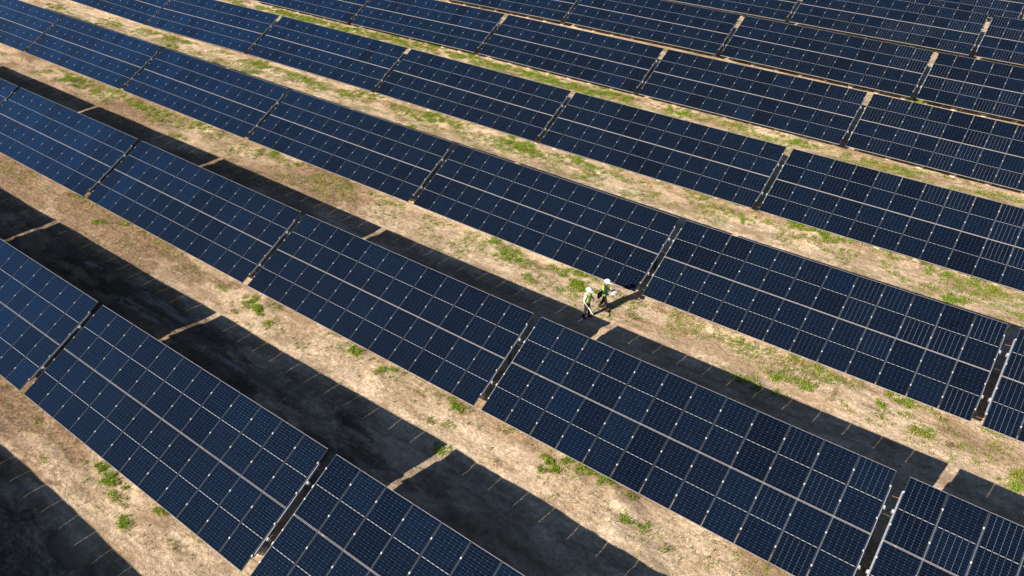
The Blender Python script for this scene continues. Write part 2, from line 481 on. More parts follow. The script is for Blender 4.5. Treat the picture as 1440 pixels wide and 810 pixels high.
def make_table(variant):
    t = bpy.data.objects.new('solar_table', None)
    COL.objects.link(t)
    r = (TILT, 0, 0)
    for i in range(12):
        x = -W / 2 + (i + .5) * PITCH
        for s in (-1, 1):
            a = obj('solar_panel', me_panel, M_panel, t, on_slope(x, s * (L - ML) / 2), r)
            obj('frame', me_frame, M_frame, a)
    for i in range(13):
        x = -W / 2 + i * PITCH
        if i == 0: x += .012
        if i == 12: x -= .012
        a = obj('rail', me_rail, M_rail, t, on_slope(x, 0, -FR - .001), r)
        for s in (-1, 1):
            for q in (-1, 1):
                obj('clamp', me_clamp, M_clamp, a, (0, s * (L - ML) / 2 + q * ML * .255, FR + .001))
    for s in (SF, SR):
        b = obj('beam', me_beam, M_rail, t, on_slope(0, s, -FR - .062), r)
        for q in (-1, 1):
            obj('bracket', me_brack, M_clamp, b, (q * (W / 2 + .02), 0, .0), (0, 0, math.pi if q > 0 else 0))
    for s, me in ((SF, me_pf), (SR, me_pr)):
        for k in range(8):
            x = -W / 2 + .52 + k * (W - 1.04) / 7
            y = on_slope(0, s)[1] + .055
            pp = obj('post', me, M_post, t, (x, y, 0))
            if s < 0:
                obj('footing', me_foot, M_conc, pp, (0, -.06, 0), (0, 0, k * 1.3))
    if variant:
        for s in (.345, -.40):
            obj('cable', me_cable, M_cable, t, on_slope(W / 2 + GAP / 2, s * L, -FR - .02), r)
    return t
def mk(name, bm, mat):
    me = bpy.data.meshes.new(name); bm.to_mesh(me); bm.free(); me.materials.append(mat); return me
me_panel = mk('solar_panel', panel_mesh(), M_panel)
me_frame = mk('frame', frame_mesh(), M_frame)
me_frame.materials.append(M_frame2)
me_rail = mk('rail', rail_mesh(), M_rail)
me_clamp = mk('clamp', clamp_mesh(), M_clamp)
me_beam = mk('beam', beam_mesh(), M_rail)
me_brack = mk('bracket', bracket_mesh(), M_clamp)
me_pf = mk('post', post_mesh(HGT + SF * st - .19), M_post)
me_pr = mk('post', post_mesh(HGT + SR * st - .19), M_post)
me_foot = mk('footing', footing_mesh(), M_conc)
me_cable = mk('cable', cable_mesh(), M_cable)

def copy_tree(o, parent=None, cables=False):
    c = o.copy(); COL.objects.link(c); c.parent = parent
    for ch in kids.get(o.name, ()):
        if cables or not ch.name.startswith('cable'): copy_tree(ch, c)
    return c

ORD = ['first', 'second', 'third', 'fourth', 'fifth', 'sixth', 'seventh', 'eighth', 'ninth']
TABLES = {0: (0, 1, 2, -1), 1: (-1, 0, 1, 2, 3, 4, -2), 2: (-1, 0, 1, 2, 3, 4, 5), 3: (0, 1, 2, 3, 4, 5),
          4: (1, 2, 3, 4, 5), 5: (3, 4, 5, 6), 6: (5, 6, 7), 7: (7, 8), -1: (-1, 0)}
SPECIAL = {
    (0, -1): 'solar table of the nearest row standing left of the photo, only its shadow in view',
    (1, -2): 'solar table of the second row standing left of the photo, only its shadow in view',
    (0, 0): 'blue solar table cut by the left edge, in the nearest row at bottom left',
    (0, 1): 'deep blue solar table shown nearly whole at bottom left, in the nearest row',
    (0, 2): 'dark solar table at the bottom edge, last one of the nearest row',
    (1, 3): 'near-black solar table in front of and right of the two workers, in the second row',
    (1, 2): 'navy solar table whose right end stops just before the two workers, in the second row',
    (1, 4): 'dark solar table with bright silver lines in the bottom right corner of the photo',
    (2, 3): 'solar table right behind the two workers, a head shadow falling on its corner',
    (2, 4): 'dark solar table just right of the two workers, behind the shaded strip',
    (2, 5): 'sliver of solar table at the right edge, end of the third row from bottom left',
    (1, -1): 'small corner of a blue solar table at the left edge, start of the second row',
    (-1, -1): 'solar table left of the nearest row outside the photo, casting the bottom left shadow',
    (-1, 0): 'solar table below the photo, casting the shadow in the bottom left corner',
}
WIRED = {(0, 1), (1, 2), (1, 3), (2, 3), (2, 4), (3, 4)}
proto = make_table(True)
kids = {}
for o in list(bpy.data.objects):
    if o.parent: kids.setdefault(o.parent.name, []).append(o)
first = True
for r in (0, 1, 2, 3, 4, 5, 6, 7, -1):
    for n, j in enumerate(TABLES[r]):
        t = proto if first else copy_tree(proto, None, (r, j) in WIRED)
        first = False
        xa = X0[r] + j * P; xb = xa + P
        y = YY[r]
        za, zb = float(lift(xa, y)), float(lift(xb, y))
        t.location = ((xa + xb) / 2, y, (za + zb) / 2 - HGT)
        t.rotation_euler = (0, -math.atan2(zb - za, P), 0)
        tone = 'blue' if n < 2 and r < 4 else 'dark navy'
        lab = SPECIAL.get((r, j), '%s solar table, %s from the left in the %s row up from bottom left' % (tone, ORD[n], ORD[r]))
        tag(t, lab, 'solar table', 'rows of tilted solar tables')

# ------------------------------------------------------------------ grass, weeds, clods
def foliage_mat(name, c0, c1, c2):
    m, nt, p = mat_new(name)
    g = N(nt)
    geo = g.node('ShaderNodeNewGeometry').outputs['Random Per Island']
    co = g.node('ShaderNodeTexCoord').outputs['Object']
    big = g.noise(co, .8, 2)
    c = g.mix(geo, c0, c1)
    c = g.mix(g.m('MULTIPLY', g.ramp(big, .5, .68), .8), c, c2)
    nt.links.new(c, p.inputs['Base Color'])
    p.inputs['Roughness'].default_value = .6
    p.inputs['Specular IOR Level'].default_value = .25
    tr = g.node('ShaderNodeBsdfTranslucent'); nt.links.new(c, tr.inputs['Color'])
    mx = g.node('ShaderNodeMixShader'); mx.inputs[0].default_value = .35
    nt.links.new(p.outputs[0], mx.inputs[1]); nt.links.new(tr.outputs[0], mx.inputs[2])
    nt.links.new(mx.outputs[0], nt.nodes['Material Output'].inputs[0])
    return m
M_grass = foliage_mat('green_grass', (.14, .24, .014), (.27, .36, .03), (.33, .30, .045))
M_dry = foliage_mat('dry_grass', (.20, .15, .055), (.31, .235, .11), (.16, .16, .03))

def blades(px, py, h, w, name, mat, seed, base=None):
    """bent two-segment leaves at the given points; arrays of equal length"""
    r = np.random.default_rng(seed)
    n = len(px)
    z = (ground_z(px, py) + relief(px, py)) if base is None else base
    a = r.random(n) * 2 * np.pi
    lean = r.uniform(.25, 1.1, n)
    dx, dy = np.cos(a), np.sin(a)
    sx, sy = -dy * w / 2, dx * w / 2
    p0 = np.stack([px - sx, py - sy, z - .01], 1); p1 = np.stack([px + sx, py + sy, z - .01], 1)
    mx, my, mz = px + dx * h * lean * .35, py + dy * h * lean * .35, z + h * .62
    p2 = np.stack([mx + sx * .9, my + sy * .9, mz], 1); p3 = np.stack([mx - sx * .9, my - sy * .9, mz], 1)
    tx, ty, tz = px + dx * h * lean, py + dy * h * lean, z + h * (1.05 - lean * .35)
    p4 = np.stack([tx + sx * .25, ty + sy * .25, tz], 1); p5 = np.stack([tx - sx * .25, ty - sy * .25, tz], 1)
    v = np.stack([p0, p1, p2, p3, p4, p5], 1).reshape(-1, 3)
    b = (np.arange(n) * 6)[:, None]
    f = np.concatenate([b + np.array([[0, 1, 2, 3]]), b + np.array([[3, 2, 4, 5]])], 0)
    me = np_mesh(name, v, f)
    return obj(name, me, mat)

WEEDS = [(54.87,-2.06,0.21,1.0),(56.12,-2.38,0.33,1.0),(55.71,-2.28,0.18,0.9),(57.05,-2.67,0.15,0.6),(58.58,-2.03,0.17,1.0),(57.92,-3.07,0.17,0.9),(59.42,-2.94,0.22,0.4),(52.76,-3.27,0.12,0.5),(58.23,-3.0,0.11,0.4),(60.25,-2.68,0.11,0.4),(50.56,-2.26,0.13,0.4),(64.7,5.96,0.19,0.9),(51.48,7.59,0.31,1.0),(51.98,7.48,0.19,0.9),(52.44,7.28,0.15,0.9),(52.76,8.02,0.12,0.4),(53.39,7.0,0.15,0.7),(51.27,6.72,0.15,0.5),(51.33,7.29,0.19,0.6),(49.04,7.59,0.2,0.6),(58.0,7.98,0.22,0.9),(59.91,7.57,0.14,0.7),(60.37,7.95,0.14,0.5),(56.42,8.21,0.15,0.5),(54.19,8.51,0.15,0.3),(63.95,7.86,0.2,1.0),(63.32,6.76,0.16,0.5),(64.18,7.0,0.16,0.6),(62.11,7.58,0.13,0.5),(66.4,8.12,0.22,0.5),(66.06,7.89,0.13,0.5),(68.32,7.65,0.15,0.9),(68.88,8.04,0.12,0.8),(68.8,7.5,0.15,0.9),(68.37,7.2,0.09,0.7),(70.45,8.12,0.21,1.0),(71.03,8.18,0.15,0.5),(69.68,8.05,0.15,0.7),(71.7,7.98,0.12,0.6),(71.95,7.03,0.11,0.7),(72.74,7.14,0.17,0.8),(69.83,8.55,0.09,0.5),(69.18,8.21,0.15,0.6),(66.94,6.5,0.09,0.5),(73.67,6.9,0.08,0.4),(18.37,17.41,0.75,1.0),(16.94,17.46,0.51,0.8),(16.75,17.0,0.44,0.6),(21.65,17.34,0.43,0.5),(23.02,17.95,0.54,0.7),(28.28,17.74,0.63,1.0),(26.43,17.81,0.41,0.7),(32.89,17.97,0.44,0.9),(31.66,17.14,0.39,0.5),(39.8,18.05,0.52,0.7),(41.57,17.99,0.61,0.6),(43.11,18.37,0.4,0.4),(14.32,17.45,0.39,0.6),(20.7,17.33,0.37,0.7),(24.65,17.8,0.42,0.6),(35.2,17.98,0.27,0.5),(39.43,17.22,0.31,0.5),(46.98,18.24,0.24,0.4),(47.89,19.7,0.29,0.3),(49.77,18.95,0.28,0.4),(33.19,16.36,0.27,0.7),(32.41,16.09,0.22,0.5),(35.42,7.83,0.33,0.5),(35.68,8.29,0.38,0.6),(38.57,7.31,0.23,0.9),(40.09,8.18,0.27,0.8),(34.28,8.12,0.29,0.4),(37.22,8.4,0.28,0.5),(41.46,8.17,0.22,0.4),(57.75,18.35,0.3,0.7),(58.93,17.58,0.38,1.0),(59.13,18.18,0.25,0.6),(60.24,17.87,0.37,0.6),(59.79,17.64,0.25,0.7),(60.98,17.94,0.29,0.5),(61.18,16.61,0.24,0.7),(61.21,19.54,0.25,0.6),(63.23,18.04,0.48,1.0),(63.28,17.38,0.32,1.0),(63.3,18.59,0.28,0.8),(63.42,16.79,0.35,0.6),(62.21,18.34,0.33,0.6),(63.77,17.51,0.31,0.9),(59.25,18.82,0.34,0.5),(64.9,16.96,0.19,0.4),(61.77,18.04,0.24,0.5),(66.66,17.86,0.3,0.5),(66.85,17.04,0.26,0.5),(67.35,17.96,0.26,0.4),(68.52,18.52,0.23,0.5),(67.42,16.82,0.22,0.4),(69.14,18.33,0.15,0.4),(71.49,18.02,0.18,0.6),(71.89,17.85,0.18,0.5),(72.55,18.2,0.21,0.6),(74.06,18.33,0.35,0.5),(74.52,18.12,0.31,0.5),(73.73,18.37,0.28,0.6),(73.72,16.78,0.24,0.7),(75.19,18.07,0.27,0.6),(74.74,18.54,0.21,0.4),(78.12,18.39,0.26,1.0),(78.37,18.24,0.19,0.8),(77.45,17.64,0.13,0.9),(78.42,17.53,0.13,0.6),(79.26,17.05,0.25,1.0),(79.26,18.4,0.22,0.5),(79.69,18.2,0.16,0.5),(80.16,17.78,0.19,0.4),(81.26,18.47,0.25,0.6),(81.63,17.75,0.27,0.5),(81.86,17.5,0.21,0.5),(82.4,16.61,0.18,1.0),(82.61,16.84,0.15,0.9),(74.69,16.96,0.23,0.8),(75.41,17.67,0.17,0.6),(75.99,18.03,0.13,0.5),(72.85,15.91,0.3,0.7),(74.03,15.95,0.2,0.6),(82.39,16.22,0.23,0.9),(77.79,16.9,0.16,0.4),(80.21,16.95,0.15,0.3),(76.06,17.18,0.13,0.3),(71.5,18.78,0.18,0.3),(73.88,17.15,0.17,0.6),(38.95,28.16,0.53,0.8),(37.43,28.22,0.48,0.6),(41.65,27.75,0.46,0.5),(44.22,27.65,0.62,1.0),(45.19,28.02,0.5,0.9),(46.64,27.8,0.61,0.7),(47.72,28.0,0.49,0.5),(44.55,25.85,0.38,0.8),(52.01,27.77,0.73,1.0),(52.73,27.79,0.47,1.0),(53.51,27.61,0.46,0.8),(50.89,27.74,0.37,0.5),(54.23,27.75,0.36,0.5),(56.0,28.28,0.41,0.9),(57.12,28.15,0.45,0.8),(58.03,27.9,0.39,0.7),(59.31,27.82,0.34,0.5),(60.47,27.89,0.38,0.6),(61.32,28.07,0.38,0.5),(58.06,26.65,0.29,0.6),(59.01,27.1,0.34,0.5),(49.68,27.79,0.37,0.4),(48.64,28.36,0.38,0.5),(40.25,28.28,0.47,0.5),(55.07,28.1,0.36,0.6),(59.35,28.59,0.34,0.6),(65.42,28.36,0.41,0.6),(66.17,28.13,0.36,0.6),(67.37,27.44,0.4,1.0),(67.13,28.79,0.27,0.6),(68.06,28.53,0.27,0.4),(70.0,26.75,0.21,0.5),(70.55,27.21,0.17,0.4),(70.37,28.65,0.35,0.9),(70.73,28.4,0.26,0.7),(71.36,28.42,0.3,0.9),(72.06,28.09,0.21,0.7),(72.74,28.48,0.21,0.9),(72.36,26.97,0.21,0.6),(74.89,28.49,0.37,0.6),(75.24,28.44,0.29,0.5),(77.5,28.26,0.52,0.7),(78.01,28.12,0.47,0.6),(76.97,28.46,0.32,0.5),(78.18,26.56,0.31,1.0),(78.35,26.16,0.23,0.9),(79.13,28.42,0.39,0.7),(79.51,28.01,0.31,0.6),(80.16,28.46,0.31,0.6),(80.76,28.03,0.26,0.5),(80.83,26.64,0.26,0.6),(78.37,27.89,0.23,0.4),(77.04,26.76,0.23,0.5),(76.43,28.67,0.28,0.7),(74.19,28.77,0.21,0.5),(73.35,28.59,0.17,0.4),(64.03,28.54,0.28,0.6),(64.73,28.45,0.32,0.6),(62.32,28.35,0.28,0.5),(72.39,29.96,0.22,0.2),(-2.37,27.03,0.72,0.7),(0.05,26.77,0.63,0.6),(6.08,25.81,0.67,0.9),(3.0,26.19,0.53,0.6),(5.68,27.45,0.61,0.6),(7.39,27.13,0.52,0.8),(14.79,27.7,0.5,0.9),(17.4,26.49,0.62,0.9),(16.79,27.74,0.42,0.5),(27.25,26.75,0.51,0.5),(26.94,27.98,0.59,0.9),(27.52,26.4,0.45,0.7),(31.58,27.55,0.44,0.7),(33.02,27.35,0.43,0.6),(35.38,27.32,0.48,0.6),(36.75,27.45,0.48,0.7),(29.28,27.4,0.38,0.5),(24.24,26.19,0.46,0.4),(16.25,38.28,0.54,1.0),(17.96,38.12,0.54,1.0),(20.23,37.87,0.6,0.9),(22.27,37.76,0.59,0.9),(24.25,37.66,0.59,0.8),(26.17,37.56,0.65,0.9),(27.77,37.72,0.57,0.7),(30.89,38.04,0.63,0.9),(32.4,38.2,0.62,0.9),(35.45,38.37,0.61,1.0),(36.52,38.48,0.47,0.7),(39.13,38.09,0.59,1.0),(40.33,37.95,0.52,0.9),(41.84,37.86,0.58,0.6),(43.4,37.65,0.51,0.8),(44.41,38.15,0.44,0.7),(45.82,38.05,0.5,0.9),(47.2,37.96,0.62,0.9),(48.62,37.76,0.55,0.7),(49.86,37.79,0.54,0.9),(51.15,37.71,0.71,1.0),(52.48,37.98,0.59,1.0),(53.71,37.9,0.58,0.9),(54.85,37.92,0.46,0.5),(55.91,38.05,0.4,0.5),(58.08,38.09,0.51,1.0),(58.64,38.05,0.39,0.8),(60.91,38.23,0.55,0.6),(61.84,38.2,0.49,0.6),(62.91,38.27,0.43,0.5),(63.46,38.13,0.37,0.7),(65.28,38.36,0.32,0.5),(66.86,37.62,0.41,0.7),(74.32,38.4,0.34,0.6),(75.52,38.6,0.24,0.5),(77.02,38.23,0.28,0.5),(76.06,38.37,0.28,0.3),(30.99,37.07,0.42,0.6),(34.34,37.84,0.48,0.7),(71.43,48.76,0.45,0.8),(72.37,48.69,0.39,0.7),(57.15,49.08,0.32,0.7),(58.65,49.0,0.32,0.7),(61.76,48.99,0.25,0.6),(65.78,49.69,0.24,0.5)]



gx, gy, gh, gw, dxs, dys, dh = [], [], [], [], [], [], []
r = np.random.default_rng(11)
for (x, y, rad, g) in WEEDS:
    nsub = int(5 + rad * 20)
    for _ in range(nsub):
        a = r.random() * 2 * np.pi; q = r.random() ** .6 * rad * 1.5
        cx_, cy_ = x + math.cos(a) * q * 1.5, y + math.sin(a) * q * .75
        sr = r.uniform(.04, .20) * (0.8 + rad)
        n = int((26 if g > .65 else 15) * (sr / .1) ** 1.3 * (0.6 + g * .6))
        xs = cx_ + r.normal(0, sr * .6, n); ys = cy_ + r.normal(0, sr * .5, n)
        if g > .35 + .3 * r.random():
            gx.append(xs); gy.append(ys); gh.append(r.uniform(.02, .05 + .09 * g, n)); gw.append(r.uniform(.010, .028, n))
        else:
            dxs.append(xs); dys.append(ys); dh.append(r.uniform(.02, .09, n))
# thin scatter along the drip lines, thicker further back
amount = {0: .14, 1: .30, 2: .75, 3: .85, 4: 1.1, 5: .6, 6: .4, 7: .4}
for row, am in amount.items():
    n = int(9500 * am)
    xs = r.uniform(10, 96, n)
    ys = YY[row] - 2.2 - np.abs(r.normal(0, 1.15, n)) + .55
    keep = vnoise(xs, ys * 1.7, 1.5, 20 + row) * .6 + vnoise(xs, ys, .5, 40 + row) * .4 > (.56 - .10 * am)
    xs, ys = xs[keep], ys[keep]
    for x, y in zip(xs, ys):
        k = r.integers(5, 16)
        s = r.uniform(.03, .12)
        X_, Y_ = x + r.normal(0, s, k), y + r.normal(0, s, k)
        if r.random() < .35 + .45 * am:
            gx.append(X_); gy.append(Y_); gh.append(r.uniform(.02, .10, k)); gw.append(r.uniform(.01, .026, k))
        else:
            dxs.append(X_); dys.append(Y_); dh.append(r.uniform(.02, .08, k))
n = 1700
xs = r.uniform(12, 96, n); ys = r.uniform(-8, 76, n)
for x, y in zip(xs, ys):
    k = r.integers(3, 9); dxs.append(x + r.normal(0, .05, k)); dys.append(y + r.normal(0, .05, k)); dh.append(r.uniform(.01, .05, k))
gx, gy, gh, gw = map(np.concatenate, (gx, gy, gh, gw)); dxs, dys, dh = map(np.concatenate, (dxs, dys, dh))
o = blades(gx, gy, gh, gw, 'grass', M_grass, 1)
tag(o, 'bright green grass and weeds growing along the drip lines of the tables', 'grass', kind='stuff')
o = blades(dxs, dys, dh, r.uniform(.008, .02, len(dh)), 'dry_grass', M_dry, 2)
tag(o, 'sparse straw coloured dry grass on the sandy soil', 'grass', kind='stuff')

# clods and stones
M_clod = plain('soil_clods', (.29, .21, .135), .95, 0, .35, 3, .2)
def clods():
    r = np.random.default_rng(5)
    n = 9000
    x = r.uniform(14, 94, n); y = r.uniform(-8, 66, n)
    dens = vnoise(x, y * 1.5, 2.3, 4) * .65 + vnoise(x, y, .6, 9) * .35
    k = dens > .52
    x, y = x[k], y[k]; n = len(x)
    s = .010 + .035 * r.random(n) ** 3.5
    # low icosahedron-like lump: 6-vertex octahedron, jittered
    base = np.array([(1, 0, 0), (0, 1, 0), (-1, 0, 0), (0, -1, 0), (0, 0, .8), (0, 0, -.6)])
    V = base[None] * s[:, None, None] * r.uniform(.7, 1.35, (n, 6, 3))
    a = r.random(n) * 6.28; c, q = np.cos(a), np.sin(a)
    VX = V[..., 0] * c[:, None] - V[..., 1] * q[:, None]; VY = V[..., 0] * q[:, None] + V[..., 1] * c[:, None]
    z = ground_z(x, y) + relief(x, y)
    V = np.stack([VX + x[:, None], VY + y[:, None], V[..., 2] + z[:, None] + s[:, None] * .3], -1).reshape(-1, 3)
    F = np.array([(0, 1, 4), (1, 2, 4), (2, 3, 4), (3, 0, 4), (1, 0, 5), (2, 1, 5), (3, 2, 5), (0, 3, 5)])
    F = (F[None] + (np.arange(n) * 6)[:, None, None]).reshape(-1, 3)
    return np_mesh('soil_clods', V, F)
tag(obj('soil_clods', clods(), M_clod), 'loose clods and small stones scattered over the bare soil', 'stones', kind='stuff')

# ------------------------------------------------------------------ the two workers
M_skin = plain('skin', (.40, .22, .15), .55, 0, .08, 30)
M_hat = plain('white_hard_hat_plastic', (.70, .70, .70), .3, 0, .02, 8)
M_vest = plain('lime_safety_vest', (.22, .55, .012), .7, 0, .12, 14)
M_vest2 = plain('yellow_lime_safety_vest', (.38, .62, .010), .7, 0, .12, 14)
M_refl = plain('reflective_tape', (.42, .44, .42), .4, 0, .05, 10)
M_dark = plain('dark_jacket_cloth', (.018, .022, .022), .8, 0, .2, 12)
M_white = plain('white_shirt_cloth', (.40, .42, .37), .8, 0, .06, 12)
M_trous = plain('black_trousers_cloth', (.012, .012, .015), .8, 0, .25, 12)
M_boot = plain('dark_leather_boot', (.03, .022, .018), .55, 0, .2, 20)
M_hair = plain('dark_hair', (.03, .02, .015), .6, 0, .2, 60)
M_navy = plain('navy_canvas', (.018, .03, .085), .75, 0, .2, 16)
def paper_mat():
    m, nt, p = mat_new('printed_plan_paper')
    g = N(nt); co = g.node('ShaderNodeTexCoord').outputs['Object']
    br = g.node('ShaderNodeTexBrick'); nt.links.new(g.scaled(co, (9, 9, 9)), br.inputs['Vector'])
    br.inputs['Color1'].default_value = (.60, .61, .62, 1); br.inputs['Color2'].default_value = (.22, .36, .56, 1); br.inputs['Mortar'].default_value = (.60, .60, .61, 1)
    br.inputs['Mortar Size'].default_value = .12
    nt.links.new(br.outputs[0], p.inputs['Base Color']); p.inputs['Roughness'].default_value = .7
    return m
M_plan = paper_mat()
M_paper = plain('white_paper', (.62, .62, .62), .7, 0, .02, 10)

def skin_mesh(chains, levels=1):
    """chains: list of islands; an island is (points, radii, edges)"""
    out = bmesh.new()
    for pts, rad, edges in chains:
        me = bpy.data.meshes.new('tmp')
        me.from_pydata([tuple(p) for p in pts], edges, [])
        
        o = bpy.data.objects.new('tmp', me); COL.objects.link(o)
        o.modifiers.new('s', 'SKIN')
        if not me.skin_vertices:
            bmm = bmesh.new(); bmm.from_mesh(me); bmm.verts.layers.skin.verify(); bmm.to_mesh(me); bmm.free()
        sv = me.skin_vertices[0].data
        for i, q in enumerate(rad):
            sv[i].radius = q if isinstance(q, tuple) else (q, q)
            sv[i].use_root = (i == 0)
        s = o.modifiers.new('d', 'SUBSURF'); s.levels = levels; s.render_levels = levels
        bpy.context.view_layer.update()
        dg = bpy.context.evaluated_depsgraph_get()
        em = bpy.data.meshes.new_from_object(o.evaluated_get(dg))
        out.from_mesh(em)
        bpy.data.objects.remove(o); bpy.data.meshes.remove(me); bpy.data.meshes.remove(em)
    for f in out.faces: f.smooth = True
    return out

def ellipsoid(bm, c, r, nu=16, nv=12, zmin=-1.0):
    rings = []
    for i in range(nv + 1):
        t = zmin + (1 - zmin) * i / nv
        ph = math.asin(max(-1, min(1, t)))
        q = max(math.cos(ph), .02)
        rings.append([bm.verts.new((c[0] + r[0] * q * math.cos(a), c[1] + r[1] * q * math.sin(a), c[2] + r[2] * math.sin(ph)))
                      for a in [2 * math.pi * k / nu for k in range(nu)]])
    for a, b in zip(rings, rings[1:]):
        for k in range(nu):
            f = bm.faces.new((a[k], a[(k + 1) % nu], b[(k + 1) % nu], b[k])); f.smooth = True
    bm.faces.new(rings[0][::-1]); bm.faces.new(rings[-1])

def remesh(bm, vox):
    me = bpy.data.meshes.new('tmp'); bm.to_mesh(me); bm.free()
    o = bpy.data.objects.new('tmp', me); COL.objects.link(o)
    m = o.modifiers.new('r', 'REMESH'); m.mode = 'VOXEL'; m.voxel_size = vox; m.use_smooth_shade = True
    bpy.context.view_layer.update()
    em = bpy.data.meshes.new_from_object(o.evaluated_get(bpy.context.evaluated_depsgraph_get()))
    bpy.data.objects.remove(o); bpy.data.meshes.remove(me)
    return em

def hand(wrist, d, palm_n, side):
    """palm and five fingers as chains; d: direction of the hand, palm_n: palm normal, side: thumb side sign"""
    w = Vector(wrist); d = Vector(d).normalized(); n = Vector(palm_n).normalized()
    s = d.cross(n).normalized() * side
    ch = []
    pc = w + d * .05
    ch.append(([w, w + d * .035, w + d * .085], [.024, (.030, .020), (.034, .017)], [(0, 1), (1, 2)]))
    for k, (off, ln) in enumerate(((.030, .072), (.010, .080), (-.010, .074), (-.029, .058))):
        b = w + d * .055 + s * off
        k1 = w + d * .092 + s * off
        k2 = k1 + (d * .8 + n * .35).normalized() * ln * .42
        k3 = k2 + (d * .35 + n * .9).normalized() * ln * .33
        k4 = k3 + (d * -.2 + n * 1.0).normalized() * ln * .27
        ch.append(([b, k1, k2, k3, k4], [.0095, .0098, .009, .0085, .007], [(0, 1), (1, 2), (2, 3), (3, 4)]))
    b = w + d * .02 + s * .018
    ch.append(([b, b + (d * .5 + s * .8 + n * .2).normalized() * .035, b + (d * .5 + s * .8 + n * .2).normalized() * .035 + (d * .8 + n * .5).normalized() * .032,
                b + (d * .5 + s * .8 + n * .2).normalized() * .035 + (d * .8 + n * .5).normalized() * .032 + (d * .5 + n * .7).normalized() * .022],
               [.012, .0115, .010, .0085], [(0, 1), (1, 2), (2, 3)]))
    return ch

